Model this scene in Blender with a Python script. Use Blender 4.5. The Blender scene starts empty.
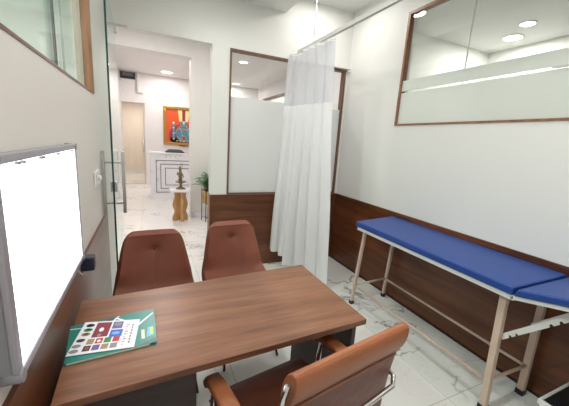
import bpy, bmesh, math, random
from mathutils import Vector, Matrix, noise
random.seed(7)
S = bpy.context.scene
COL = S.collection
PI = math.pi

# ------------------------------------------------------------------ materials
def newmat(name):
    m = bpy.data.materials.new(name); m.use_nodes = True
    nt = m.node_tree
    return m, nt, nt.nodes['Principled BSDF'], nt.nodes, nt.links

def plain(name, col, rough=.5, metal=0., bump=0., bscale=60., coat=0., emit=None, es=0., var=0., vscale=3., spec=None):
    m, nt, b, N, L = newmat(name)
    b.inputs['Base Color'].default_value = (*col, 1)
    b.inputs['Roughness'].default_value = rough
    b.inputs['Metallic'].default_value = metal
    b.inputs['Coat Weight'].default_value = coat
    if spec is not None: b.inputs['Specular IOR Level'].default_value = spec
    if emit:
        b.inputs['Emission Color'].default_value = (*emit, 1); b.inputs['Emission Strength'].default_value = es
    tc = N.new('ShaderNodeTexCoord')
    if var:
        n = N.new('ShaderNodeTexNoise'); n.inputs['Scale'].default_value = vscale; n.inputs['Detail'].default_value = 5
        L.new(tc.outputs['Object'], n.inputs['Vector'])
        r = N.new('ShaderNodeValToRGB')
        r.color_ramp.elements[0].position = .3; r.color_ramp.elements[1].position = .7
        r.color_ramp.elements[0].color = tuple(c*(1-var) for c in col)+(1,)
        r.color_ramp.elements[1].color = tuple(min(1, c*(1+var)) for c in col)+(1,)
        L.new(n.outputs['Fac'], r.inputs['Fac']); L.new(r.outputs['Color'], b.inputs['Base Color'])
    if bump:
        n = N.new('ShaderNodeTexNoise'); n.inputs['Scale'].default_value = bscale; n.inputs['Detail'].default_value = 4
        L.new(tc.outputs['Object'], n.inputs['Vector'])
        bp = N.new('ShaderNodeBump'); bp.inputs['Strength'].default_value = bump; bp.inputs['Distance'].default_value = .01
        L.new(n.outputs['Fac'], bp.inputs['Height']); L.new(bp.outputs['Normal'], b.inputs['Normal'])
    return m

def wood(name, dark, mid, light, axis='x', rough=.35, scale=1., spec=.5, coat=0.):
    m, nt, b, N, L = newmat(name)
    tc = N.new('ShaderNodeTexCoord'); mp = N.new('ShaderNodeMapping')
    L.new(tc.outputs['Object'], mp.inputs['Vector'])
    lo, hi = 1.1*scale, 16*scale
    mp.inputs['Scale'].default_value = {'x': (lo, hi, hi), 'y': (hi, lo, hi), 'z': (hi, hi, lo)}[axis]
    n1 = N.new('ShaderNodeTexNoise'); n1.inputs['Scale'].default_value = 1.; n1.inputs['Detail'].default_value = 6; n1.inputs['Distortion'].default_value = .6
    n2 = N.new('ShaderNodeTexNoise'); n2.inputs['Scale'].default_value = 5.; n2.inputs['Detail'].default_value = 4
    L.new(mp.outputs['Vector'], n1.inputs['Vector']); L.new(mp.outputs['Vector'], n2.inputs['Vector'])
    mx = N.new('ShaderNodeMix'); mx.data_type = 'FLOAT'; mx.inputs[0].default_value = .35
    L.new(n1.outputs['Fac'], mx.inputs[2]); L.new(n2.outputs['Fac'], mx.inputs[3])
    r = N.new('ShaderNodeValToRGB'); e = r.color_ramp.elements
    e[0].position = .33; e[0].color = (*dark, 1); e[1].position = .68; e[1].color = (*light, 1)
    k = e.new(.5); k.color = (*mid, 1)
    L.new(mx.outputs[0], r.inputs['Fac']); L.new(r.outputs['Color'], b.inputs['Base Color'])
    b.inputs['Roughness'].default_value = rough; b.inputs['Specular IOR Level'].default_value = spec
    b.inputs['Coat Weight'].default_value = coat; b.inputs['Coat Roughness'].default_value = .15
    return m

def marble(name, base, vein, tile=None, vs=1.1, rough=.18, w=.03, rot=0.6, joint=(.42, .43, .41), strength=1.):
    m, nt, b, N, L = newmat(name)
    tc = N.new('ShaderNodeTexCoord'); mp = N.new('ShaderNodeMapping'); mp.inputs['Rotation'].default_value = (0.3, 0.2, rot)
    mp.inputs['Scale'].default_value = (1, 1.7, 1)
    L.new(tc.outputs['Object'], mp.inputs['Vector'])
    def veins(scale, width, dist, seed):
        n = N.new('ShaderNodeTexNoise'); n.noise_dimensions = '4D'; n.inputs['W'].default_value = seed
        n.inputs['Scale'].default_value = scale; n.inputs['Detail'].default_value = 7; n.inputs['Roughness'].default_value = .55
        n.inputs['Distortion'].default_value = dist
        L.new(mp.outputs['Vector'], n.inputs['Vector'])
        a = N.new('ShaderNodeMath'); a.operation = 'SUBTRACT'; a.inputs[1].default_value = .5; L.new(n.outputs['Fac'], a.inputs[0])
        c = N.new('ShaderNodeMath'); c.operation = 'ABSOLUTE'; L.new(a.outputs[0], c.inputs[0])
        r = N.new('ShaderNodeMapRange'); r.inputs['From Min'].default_value = 0; r.inputs['From Max'].default_value = width
        r.inputs['To Min'].default_value = 1; r.inputs['To Max'].default_value = 0
        L.new(c.outputs[0], r.inputs['Value'])
        return r.outputs['Result']
    v1 = veins(vs, w, .9, 3.1); v2 = veins(vs*2.3, w*.45, .6, 8.4)
    mask = N.new('ShaderNodeTexNoise'); mask.inputs['Scale'].default_value = vs*1.2; mask.inputs['Detail'].default_value = 2
    L.new(mp.outputs['Vector'], mask.inputs['Vector'])
    mr = N.new('ShaderNodeMapRange'); mr.inputs['From Min'].default_value = .42; mr.inputs['From Max'].default_value = .6
    L.new(mask.outputs['Fac'], mr.inputs['Value'])
    mu = N.new('ShaderNodeMath'); mu.operation = 'MULTIPLY'; L.new(v1, mu.inputs[0]); L.new(mr.outputs['Result'], mu.inputs[1])
    mu2 = N.new('ShaderNodeMath'); mu2.operation = 'MULTIPLY'; mu2.inputs[1].default_value = .16; L.new(v2, mu2.inputs[0])
    mxx = N.new('ShaderNodeMath'); mxx.operation = 'MAXIMUM'; L.new(mu.outputs[0], mxx.inputs[0]); L.new(mu2.outputs[0], mxx.inputs[1])
    ms = N.new('ShaderNodeMath'); ms.operation = 'MULTIPLY'; ms.inputs[1].default_value = strength; L.new(mxx.outputs[0], ms.inputs[0])
    mix = N.new('ShaderNodeMix'); mix.data_type = 'RGBA'; mix.inputs[6].default_value = (*base, 1); mix.inputs[7].default_value = (*vein, 1)
    L.new(ms.outputs[0], mix.inputs[0])
    out = mix.outputs[2]
    if tile:
        br = N.new('ShaderNodeTexBrick'); br.offset = 0; br.inputs['Scale'].default_value = 1
        br.inputs['Brick Width'].default_value = tile[0]; br.inputs['Row Height'].default_value = tile[1]
        br.inputs['Mortar Size'].default_value = .0025; br.inputs['Mortar Smooth'].default_value = .1
        mp2 = N.new('ShaderNodeMapping'); mp2.inputs['Location'].default_value = (.13, .22, 0)
        L.new(tc.outputs['Object'], mp2.inputs['Vector']); L.new(mp2.outputs['Vector'], br.inputs['Vector'])
        m2 = N.new('ShaderNodeMix'); m2.data_type = 'RGBA'; m2.inputs[7].default_value = (*joint, 1)
        L.new(br.outputs['Fac'], m2.inputs[0]); L.new(out, m2.inputs[6]); out = m2.outputs[2]
    L.new(out, b.inputs['Base Color']); b.inputs['Roughness'].default_value = rough
    return m

def glass(name, tint=(.95, .98, .96), refl=1., ior=1.5, body=0., bodycol=(.8, .85, .83)):
    m, nt, b, N, L = newmat(name); N.remove(b); out = N['Material Output']
    t = N.new('ShaderNodeBsdfTransparent'); t.inputs['Color'].default_value = (*tint, 1)
    g = N.new('ShaderNodeBsdfGlossy'); g.inputs['Roughness'].default_value = .01; g.inputs['Color'].default_value = (.95, .97, .96, 1)
    f = N.new('ShaderNodeFresnel'); ge = N.new('ShaderNodeNewGeometry'); q = N.new('ShaderNodeMapRange')
    q.inputs['To Min'].default_value = ior; q.inputs['To Max'].default_value = 1/ior      # the same Fresnel on both faces of a thin pane
    L.new(ge.outputs['Backfacing'], q.inputs['Value']); L.new(q.outputs['Result'], f.inputs['IOR'])
    s = N.new('ShaderNodeMixShader'); L.new(f.outputs[0], s.inputs[0]); L.new(g.outputs[0], s.inputs[2])
    if body:
        d = N.new('ShaderNodeBsdfDiffuse'); d.inputs['Color'].default_value = (*bodycol, 1)
        tr = N.new('ShaderNodeBsdfTranslucent'); tr.inputs['Color'].default_value = (*bodycol, 1)
        a = N.new('ShaderNodeMixShader'); a.inputs[0].default_value = .5; L.new(d.outputs[0], a.inputs[1]); L.new(tr.outputs[0], a.inputs[2])
        c = N.new('ShaderNodeMixShader'); c.inputs[0].default_value = body; L.new(t.outputs[0], c.inputs[1]); L.new(a.outputs[0], c.inputs[2])
        L.new(c.outputs[0], s.inputs[1])
    else: L.new(t.outputs[0], s.inputs[1])
    L.new(s.outputs[0], out.inputs['Surface'])
    return m

def cloth(name, col, trans=.35, alpha=1., weave=False):
    m, nt, b, N, L = newmat(name); N.remove(b); out = N['Material Output']
    d = N.new('ShaderNodeBsdfDiffuse'); d.inputs['Color'].default_value = (*col, 1)
    t = N.new('ShaderNodeBsdfTranslucent'); t.inputs['Color'].default_value = (*col, 1)
    s = N.new('ShaderNodeMixShader'); s.inputs[0].default_value = trans
    L.new(d.outputs[0], s.inputs[1]); L.new(t.outputs[0], s.inputs[2])
    if alpha < 1:
        tp = N.new('ShaderNodeBsdfTransparent'); q = N.new('ShaderNodeMixShader'); q.inputs[0].default_value = alpha
        L.new(tp.outputs[0], q.inputs[1]); L.new(s.outputs[0], q.inputs[2]); L.new(q.outputs[0], out.inputs['Surface'])
    else: L.new(s.outputs[0], out.inputs['Surface'])
    return m

def emis(name, col, st):
    m, nt, b, N, L = newmat(name); N.remove(b); e = N.new('ShaderNodeEmission')
    e.inputs[0].default_value = (*col, 1); e.inputs[1].default_value = st
    L.new(e.outputs[0], N['Material Output'].inputs['Surface']); return m

M = {}
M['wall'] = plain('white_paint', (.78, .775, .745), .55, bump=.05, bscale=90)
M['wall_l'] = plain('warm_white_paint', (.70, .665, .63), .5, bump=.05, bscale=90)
M['lobbywall'] = plain('lobby_paint', (.82, .79, .78), .55)
M['beige'] = plain('beige_paint', (.80, .71, .64), .6)
M['ceil'] = plain('ceiling_paint', (.74, .74, .72), .7)
WD, WM, WL = (.060, .018, .007), (.120, .038, .014), (.185, .064, .026)
M['wain_x'] = wood('walnut_laminate_x', WD, WM, WL, 'x', .3, .8)
M['wain_y'] = wood('walnut_laminate_y', WD, WM, WL, 'y', .3, .8)
M['desk'] = wood('desk_laminate', (.140, .056, .028), (.215, .092, .047), (.29, .135, .075), 'x', .36, 1.3, .4)
M['desk_dark'] = wood('desk_side_laminate', (.018, .010, .009), (.030, .016, .013), (.045, .025, .020), 'x', .4, 1.)
M['frame'] = wood('brown_frame_wood', (.17, .075, .038), (.27, .125, .065), (.36, .18, .10), 'z', .4, 1.5)
M['frame_dark'] = wood('dark_frame_wood', (.10, .045, .026), (.16, .075, .045), (.23, .11, .07), 'z', .4, 1.5)
M['floor'] = marble('marble_floor', (.84, .845, .81), (.20, .215, .20), (.6, 1.2), vs=.8, rough=.18, w=.011, rot=.9, joint=(.50, .51, .48))
M['lobbyfloor'] = marble('lobby_marble_floor', (.86, .84, .82), (.40, .40, .40), (.6, .6), vs=1.4, rough=.16, w=.018, joint=(.62, .61, .6))
M['marble'] = marble('counter_marble', (.86, .855, .88), (.45, .45, .5), None, vs=1.6, rough=.15, w=.012)
M['whiteglass'] = glass('clear_glass', (.93, .955, .945), ior=1.5)
M['greenglass'] = glass('green_glass', (.84, .93, .91), ior=1.5)
M['doorglass'] = glass('door_glass', (.91, .955, .94), ior=1.12)
M['glassedge'] = plain('glass_edge', (.02, .075, .065), .15)
M['frost'] = glass('frosted_film', (.8, .85, .82), body=.93, bodycol=(.90, .92, .89))
M['frost2'] = glass('frosted_film_grey', (.8, .82, .82), body=.95, bodycol=(.88, .89, .89))
M['chrome'] = plain('chrome', (.75, .76, .78), .12, 1.)
M['steel'] = plain('brushed_steel', (.60, .59, .60), .36, 1.)
M['alu'] = plain('grey_aluminium', (.42, .41, .46), .4, .5)
M['plasticgrey'] = plain('grey_plastic', (.27, .27, .30), .4)
M['white'] = plain('white_plastic', (.82, .82, .80), .35)
M['whitemetal'] = plain('white_painted_steel', (.74, .75, .72), .35)
M['beigemetal'] = plain('beige_painted_steel', (.60, .46, .37), .4, var=.06, vscale=9)
M['black'] = plain('black_rubber', (.012, .012, .013), .5)
M['blackmetal'] = plain('black_steel', (.015, .015, .016), .35, .3)
M['navy'] = plain('dark_adaptor', (.018, .022, .045), .35)
M['blue'] = plain('blue_vinyl', (.012, .054, .26), .42, bump=.12, bscale=220, var=.05)
M['suede'] = plain('terracotta_suede', (.215, .064, .036), .62, bump=.15, bscale=120, var=.10, vscale=5)
M['leather'] = plain('tan_leather', (.35, .120, .050), .42, bump=.18, bscale=150, var=.08, vscale=7)
M['leather_dark'] = plain('tan_leather_shaded', (.15, .046, .025), .42, bump=.35, bscale=24, var=.14, vscale=6)  # tan leather of armchair seat and back, darkened; shade is in the colour
M['curtain'] = cloth('curtain_cloth', (.93, .93, .95), .3)
M['netting'] = cloth('curtain_netting', (.78, .78, .83), .35, .90)
M['gold'] = plain('brass_gold', (.62, .42, .17), .28, .9)
M['goldframe'] = plain('gilt_frame', (.45, .26, .07), .35, .6, bump=.3, bscale=60)
M['bronze'] = plain('bronze', (.24, .17, .10), .45, .6)
M['oak'] = wood('carved_light_wood', (.42, .22, .08), (.56, .32, .13), (.68, .43, .2), 'z', .45, 1.5)
M['leaf'] = plain('leaf_green', (.09, .30, .08), .45, var=.3, vscale=30)
M['soil'] = plain('soil', (.03, .02, .012), .9)
M['machine'] = plain('dark_machine_plastic', (.03, .03, .035), .5)
M['darkvoid'] = plain('dark_grille', (.03, .028, .03), .5)
M['teal'] = plain('teal_cover', (.012, .20, .165), .3)
M['tealdark'] = plain('dark_teal_print', (.02, .09, .09), .3)
M['paper'] = plain('white_paper', (.80, .80, .84), .4)
M['pagewood'] = plain('page_edge', (.62, .52, .42), .6)
def pm(n, c): M[n] = plain('print_'+n, c, .35)
for n, c in dict(pk=(.02, .02, .025), pmag=(.22, .012, .035), pblue=(.06, .12, .5), pgrn=(.03, .22, .06), pred=(.5, .03, .03), pgry=(.25, .24, .24),
                 ptan=(.35, .24, .12), psky=(.15, .45, .75), plime=(.45, .7, .15), pviolet=(.14, .1, .3), orange=(.76, .10, .025), mag=(.33, .035, .09),
                 yel=(.85, .72, .32), aqua=(.04, .27, .42), inlay=(.16, .16, .18), cream=(.75, .7, .5)).items(): pm(n, c)
M['viewer'] = emis('light_box_screen', (.93, .97, 1.), 2.6)
M['lamp'] = emis('downlight_diffuser', (1, .98, .94), 12.)
M['lobbylamp'] = emis('lobby_lamp_diffuser', (1, .95, .9), 6.)

# ------------------------------------------------------------------ mesh helpers
def B(): return bmesh.new()
def box(bm, x0, x1, y0, y1, z0, z1, mi=0, mat=None):
    v = [bm.verts.new(Vector(p)) for p in ((x0,y0,z0),(x1,y0,z0),(x1,y1,z0),(x0,y1,z0),(x0,y0,z1),(x1,y0,z1),(x1,y1,z1),(x0,y1,z1))]
    if mat is not None:
        for q in v: q.co = mat @ q.co
    for f in ((0,3,2,1),(4,5,6,7),(0,1,5,4),(1,2,6,5),(2,3,7,6),(3,0,4,7)):
        fc = bm.faces.new([v[i] for i in f]); fc.material_index = mi
    return bm
def prism(bm, poly, z0, z1, mi=0, top=None):
    a = [bm.verts.new((x, y, z0)) for x, y in poly]; b = [bm.verts.new((x, y, z1)) for x, y in (top or poly)]
    n = len(poly)
    fs = [bm.faces.new(a[::-1]), bm.faces.new(b)]
    for i in range(n): fs.append(bm.faces.new((a[i], a[(i+1) % n], b[(i+1) % n], b[i])))
    for f in fs: f.material_index = mi
    return bm
def frame_at(p, d):
    d = d.normalized(); up = Vector((0, 0, 1)) if abs(d.z) < .95 else Vector((1, 0, 0))
    a = d.cross(up).normalized(); b = a.cross(d).normalized(); return a, b
def tube(bm, pts, r, n=10, cap=True, flat=None):
    pts = [Vector(p) for p in pts]; rings = []
    rr = r if isinstance(r, (list, tuple)) else [r]*len(pts)
    pa = None
    for i, p in enumerate(pts):
        d = (pts[min(i+1, len(pts)-1)] - pts[max(i-1, 0)])
        a, b = frame_at(p, d)
        if pa is not None:
            a = (pa - d.normalized()*pa.dot(d.normalized())).normalized(); b = a.cross(d.normalized()).normalized()
        pa = a
        ring = []
        for k in range(n):
            t = 2*PI*k/n; ca, sa = math.cos(t), math.sin(t)
            if flat:
                e = lambda v: math.copysign(abs(v)**.5, v)
                ring.append(bm.verts.new(p + a*e(ca)*flat[0] + b*e(sa)*flat[1]))
            else: ring.append(bm.verts.new(p + (a*ca + b*sa)*rr[i]))
        rings.append(ring)
    for i in range(len(rings)-1):
        for k in range(n):
            f = bm.faces.new((rings[i][k], rings[i][(k+1) % n], rings[i+1][(k+1) % n], rings[i+1][k])); f.smooth = True
    if cap: bm.faces.new(rings[0][::-1]); bm.faces.new(rings[-1])
    return bm
def lathe(bm, prof, c=(0, 0, 0), n=24, smooth=True):
    rings = []
    for r, z in prof: rings.append([bm.verts.new((c[0]+r*math.cos(2*PI*k/n), c[1]+r*math.sin(2*PI*k/n), c[2]+z)) for k in range(n)])
    for i in range(len(rings)-1):
        for k in range(n):
            f = bm.faces.new((rings[i][k], rings[i][(k+1) % n], rings[i+1][(k+1) % n], rings[i+1][k])); f.smooth = smooth
    bm.faces.new(rings[0][::-1]); bm.faces.new(rings[-1]); return bm
def obj(name, bm, mat, parent=None, bevel=0, off=None, smooth=False, sub=0, solid=0, seg=2):
    if off is not None:
        for v in bm.verts: v.co -= Vector(off)
    bmesh.ops.recalc_face_normals(bm, faces=bm.faces)
    me = bpy.data.meshes.new(name); bm.to_mesh(me); bm.free()
    for mm in (mat if isinstance(mat, (list, tuple)) else [mat]): me.materials.append(M[mm] if isinstance(mm, str) else mm)
    if smooth:
        for p in me.polygons: p.use_smooth = True
    o = bpy.data.objects.new(name, me); COL.objects.link(o); o.parent = parent
    if solid:
        s = o.modifiers.new('t', 'SOLIDIFY'); s.thickness = solid; s.offset = 0
    if bevel:
        w = o.modifiers.new('b', 'BEVEL'); w.width = bevel; w.segments = seg; w.limit_method = 'ANGLE'; w.angle_limit = math.radians(40)
    if sub:
        u = o.modifiers.new('s', 'SUBSURF'); u.levels = sub; u.render_levels = sub
    return o
def tag(o, label, cat, group=None, kind=None):
    o['label'] = label; o['category'] = cat
    if group: o['group'] = group
    if kind: o['kind'] = kind
    return o
def thing(name, label, cat, loc=(0, 0, 0), rz=0, group=None):
    o = bpy.data.objects.new(name, None); COL.objects.link(o); o.location = loc; o.rotation_euler = (0, 0, rz); o.empty_display_size = .1
    return tag(o, label, cat, group)
def struct(name, bm, mat, parent=None, bevel=0):
    o = obj(name, bm, mat, parent, bevel)
    if parent is None: o['kind'] = 'structure'
    return o
def dup(root, loc, rz, label, group=None):
    r = root.copy(); COL.objects.link(r); r.location = loc; r.rotation_euler = (0, 0, rz); r['label'] = label
    for ch in list(root.children):
        c = ch.copy(); COL.objects.link(c); c.parent = r
        for g in ch.children:
            d = g.copy(); COL.objects.link(d); d.parent = c
    return r

# ------------------------------------------------------------------ room shell
XL, XR, YB = -.312, 2.27, 3.264
YF = -1.3
ZLO, ZHI, ZL = 2.87, 3.05, 3.145
TOP = 3.25
b = B(); box(b, XL-.1, XR+.1, YF-.1, 3.31, -.1, 0); struct('floor', b, 'floor')
b = B(); box(b, -1.4, 3.43, 3.31, 12.7, -.1, 0); struct('floor_lobby', b, 'lobbyfloor')
# left wall around its window (opening y -0.7..2.367, z 1.73..2.72)
WZ0, WZ1 = 1.730, 2.74
b = B()
box(b, XL-.1, XL, YF, 3.264, 0, WZ0); box(b, XL-.1, XL, YF, 3.264, WZ1, TOP)
box(b, XL-.1, XL, 2.367, 3.264, WZ0, WZ1); box(b, XL-.1, XL, YF, -.7, WZ0, WZ1)
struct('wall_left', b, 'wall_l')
# back wall (door opening x XL..0.61, partition 0.792..2.235)
PX0, PX1, PZ0, PZ1 = .790, 2.232, .888, 2.413
b = B()
box(b, -.78, XL, YB, YB+.1, 0, TOP)
box(b, XL, .61, YB, YB+.1, 2.42, TOP); box(b, .61, PX0, YB, YB+.1, 0, TOP)
box(b, PX0, PX1, YB, YB+.1, 0, PZ0); box(b, PX0, PX1, YB, YB+.1, PZ1, TOP); box(b, PX1, 3.43, YB, YB+.1, 0, TOP)
struct('wall_back', b, 'wall')
RZ0, RZ1, RY0, RY1 = 1.737, 2.772, .1, 2.372
b = B()
box(b, XR, XR+.1, YF, YB, 0, RZ0); box(b, XR, XR+.1, YF, YB, RZ1, TOP); box(b, XR, XR+.1, RY1, YB, RZ0, RZ1); box(b, XR, XR+.1, YF, RY0, RZ0, RZ1)
struct('wall_right', b, 'wall')
b = B(); box(b, XL-.1, XR+.1, YF-.1, YF, 0, TOP); struct('wall_front', b, 'wall')
b = B(); box(b, XL, 1.386, YF, YB, ZLO, TOP); struct('ceiling', b, 'ceil')
b = B(); box(b, 1.386, XR, YF, YB, ZHI, TOP); struct('ceiling_raised', b, 'ceil')

# wainscot panels with thin top edge
def wains(name, x0, x1, y0, y1, m):
    b = B(); box(b, x0, x1, y0, y1, 0, .884); struct(name, b, m, bevel=.0015)
wains('trim_1', XL, XL+.014, YF, 2.60, 'wain_y')
wains('trim_2', .606, XR-.014, YB-.014, YB, 'wain_x')
wains('trim_3', XR-.014, XR, YF, YB, 'wain_y')
b = B(); box(b, XR-.026, XR-.014, YF, YB-.014, 0, .012); struct('trim_4', b, 'desk_dark')
b = B(); box(b, .60, .606, YB-.016, YB+.1, 0, .884); struct('trim_5', b, 'frame')

# window_1: left, green glass, brown wooden lining
w = bpy.data.objects.new('window_1', None); COL.objects.link(w); w['kind'] = 'structure'
b = B(); box(b, XL-.046, XL+.004, 2.345, 2.369, WZ0, WZ1); obj('window_frame', b, 'frame', w)
b = B(); box(b, XL-.06, XL+.003, -.7, 2.345, WZ0-.008, WZ0+.002); obj('sill', b, 'frame_dark', w)
b = B(); box(b, XL-.036, XL-.028, -.7, 1.625, WZ0+.002, WZ1); obj('pane', b, 'greenglass', w)
b = B(); box(b, XL-.048, XL-.040, 1.58, 2.345, WZ0+.002, WZ1); obj('pane', b, 'greenglass', w)
b = B(); box(b, XL-.037, XL-.027, 1.625, 1.629, WZ0+.002, WZ1); obj('pane_edge', b, 'glassedge', w)
# window_2: right, frosted band
w = bpy.data.objects.new('window_2', None); COL.objects.link(w); w['kind'] = 'structure'
b = B(); t = .024
box(b, XR-.008, XR+.05, RY1-t, RY1, RZ0, RZ1); box(b, XR-.008, XR+.05, RY0, RY0+t, RZ0, RZ1)
box(b, XR-.008, XR+.05, RY0+t, RY1-t, RZ0, RZ0+.016); box(b, XR-.008, XR+.05, RY0+t, RY1-t, RZ1-t, RZ1)
obj('window_frame', b, 'frame', w)
b = B(); box(b, XR+.012, XR+.019, RY0+t, RY1-t, RZ0+.016, RZ1-t); obj('pane', b, 'whiteglass', w)
b = B(); box(b, XR+.008, XR+.0115, RY0+t, RY1-t, RZ0+.016, 2.045); box(b, XR+.008, XR+.0115, RY0+t, RY1-t, 2.062, 2.16); obj('frosted_film', b, 'frost', w)
b = B(); box(b, XR-.004, XR+.0075, .7, 1.12, 2.049, 2.06); obj('rail_latch', b, 'steel', w)
# window_3: partition in the back wall
w = bpy.data.objects.new('window_3', None); COL.objects.link(w); w['kind'] = 'structure'
b = B(); t = .026
box(b, PX0, PX0+.02, YB-.006, YB+.06, PZ0, PZ1); box(b, PX1-.028, PX1, YB-.006, YB+.06, PZ0, PZ1)
box(b, PX0+.02, PX1-.028, YB-.006, YB+.06, PZ0, PZ0+.016); box(b, PX0+.02, PX1-.028, YB-.006, YB+.06, PZ1-.022, PZ1)
obj('window_frame', b, 'frame_dark', w)
b = B(); box(b, PX0+.02, PX1-.028, YB+.02, YB+.028, PZ0+.016, PZ1-.022); obj('pane', b, 'whiteglass', w)
b = B(); box(b, PX0+.02, PX1-.028, YB+.016, YB+.0195, PZ0+.016, 1.945); obj('frosted_film', b, 'frost2', w)
b = B(); box(b, 1.80, XR, YB-.045, YB, PZ1+.004, PZ1+.022); box(b, 2.235, XR, YB-.04, YB, PZ1-.02, PZ1+.004); struct('trim_6', b, 'wall')

# lobby shell
b = B(); box(b, -.78, -.68, YB+.1, 9.8, 0, ZL+.1); struct('wall_lobby_left', b, 'lobbywall')
b = B(); box(b, 3.33, 3.43, YB+.1, 9.8, 0, 1.9); box(b, 3.33, 3.43, YB+.1, 9.8, 2.79, ZL+.1); box(b, 3.33, 3.43, 9.27, 9.8, 1.9, 2.79); box(b, 3.33, 3.43, YB+.1, 7.0, 1.9, 2.79)
struct('wall_lobby_right', b, 'lobbywall')
b = B(); box(b, -1.4, -.66, 9.8, 9.9, 0, ZL+.1); box(b, -.06, 3.43, 9.8, 9.9, 0, ZL+.1); box(b, -.66, -.06, 9.8, 9.9, 2.34, ZL+.1); struct('wall_lobby_back', b, 'lobbywall')
b = B(); box(b, -.78, 3.43, YB+.1, 9.9, ZL, ZL+.1); struct('ceiling_lobby', b, 'lobbywall')
b = B(); box(b, .71, 1.32, 5.7, 6.0, 0, ZL); struct('wall_lobby_column', b, 'wall')
b = B(); box(b, -.68, .71, 5.7, 5.95, 2.825, ZL); struct('wall_lobby_beam', b, 'wall')
b = B(); box(b, .705, 1.325, 5.69, 5.70, 0, .10); struct('baseboard_column', b, 'marble')
# corridor behind the far glass door
b = B(); box(b, -1.4, .6, 12.5, 12.6, 0, 2.7); struct('wall_corridor_back', b, 'beige')
b = B(); box(b, -1.4, -1.3, 9.9, 12.5, 0, 2.7); box(b, .6, .7, 9.9, 12.6, 0, 2.7); struct('wall_corridor_side', b, 'beige')
b = B(); box(b, -1.4, .7, 9.9, 12.6, 2.6, 2.7); struct('ceiling_corridor', b, 'beige')
b = B(); box(b, -1.3, .6, 12.485, 12.5, 0, .10); struct('baseboard_corridor', b, 'marble')
# marble cladding low on the lobby's left wall
b = B(); box(b, -.68, -.655, 6.2, 9.8, 0, 1.0); struct('trim_7', b, 'marble')
# door_1 far glass door
d = bpy.data.objects.new('door_1', None); COL.objects.link(d); d['kind'] = 'structure'
b = B(); box(b, -.655, -.075, 9.83, 9.84, .015, 2.33); obj('door_pane', b, 'whiteglass', d)
b = B(); box(b, -.115, -.08, 9.815, 9.829, .02, 2.33); obj('door_edge', b, 'steel', d)
b = B(); box(b, -.66, -.06, 9.80, 9.86, 0, .014); obj('threshold', b, 'steel', d)
b = B(); tube(b, [(-.13, 9.74, .95), (-.13, 9.74, 1.32)], .017); tube(b, [(-.13, 9.74, 1.0), (-.13, 9.814, 1.0)], .007); tube(b, [(-.13, 9.74, 1.27), (-.13, 9.814, 1.27)], .007); obj('door_handle', b, 'steel', d)

# door_2: open frameless glass door hinged at the left of the doorway
d = bpy.data.objects.new('door_2', None); COL.objects.link(d); d['kind'] = 'structure'
HX, HY = -.243, 3.235
FX, FY = -.232, 2.42
def doorbox(bm, s0, s1, o0, o1, z0, z1):
    dv = Vector((FX-HX, FY-HY, 0)); L_ = dv.length; dv.normalize(); nv = Vector((-dv.y, dv.x, 0))   # nv points to +x side
    if nv.x < 0: nv = -nv
    P = [Vector((HX, HY, 0)) + dv*s + nv*o for s, o in ((s0, o0), (s1, o0), (s1, o1), (s0, o1))]
    prism(bm, [(p.x, p.y) for p in P], z0, z1); return bm
LN = math.hypot(FX-HX, FY-HY)
b = B(); doorbox(b, 0, LN-.004, -.006, .006, .012, 2.40); obj('door_pane', b, 'doorglass', d)
b = B(); doorbox(b, LN-.004, LN, -.006, .006, .012, 2.40); obj('pane_edge', b, 'glassedge', d)
for sg in (-1, 1):
    b = B(); o1 = sg*.052; doorbox(b, LN-.075, LN-.05, min(o1, o1+sg*.022), max(o1, o1+sg*.022), .90, 1.36)
    for zz in (.97, 1.27): doorbox(b, LN-.07, LN-.055, min(sg*.0065, o1), max(sg*.0065, o1), zz, zz+.015)
    obj('door_handle', b, 'steel', d, bevel=.003)
b = B(); doorbox(b, LN-.075, LN-.002, -.02, -.0065, 1.07, 1.145); doorbox(b, LN-.075, LN-.002, .0065, .02, 1.07, 1.145)
obj('lock', b, 'steel', d, bevel=.004)
b = B(); doorbox(b, -.01, .05, -.018, .018, 2.34, 2.402); box(b, HX-.06, HX+.10, YB-.02, YB-.004, 2.405, 2.425); obj('patch_fitting', b, 'steel', d, bevel=.002)

# adjoining rooms seen through the glass
b = B()
box(b, -2.5, XL-.1, YF, YF+.1, 0, TOP); box(b, -2.5, -2.4, YF+.1, YB, 0, TOP); box(b, -2.5, -.78, YB, YB+.1, 0, TOP); struct('wall_left_room', b, 'wall')
b = B(); box(b, -2.4, XL-.1, YF+.1, YB, ZLO, ZLO+.1); struct('ceiling_left_room', b, 'ceil')
b = B(); box(b, -2.5, XL-.1, YF, YB, -.1, 0); struct('floor_left_room', b, 'floor')
b = B()
box(b, 4.83, 4.93, -.6, YB+.1, 0, TOP); box(b, 3.43, 4.83, YB, YB+.1, 0, TOP); box(b, XR+.1, 4.93, -.7, -.6, 0, TOP); struct('wall_right_room', b, 'wall')
b = B(); box(b, XR+.1, 4.83, -.6, YB, ZHI, TOP); struct('ceiling_right_room', b, 'ceil')
b = B(); box(b, XR+.1, 4.93, -.7, YB, -.1, 0); struct('floor_right_room', b, 'floor')
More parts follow.
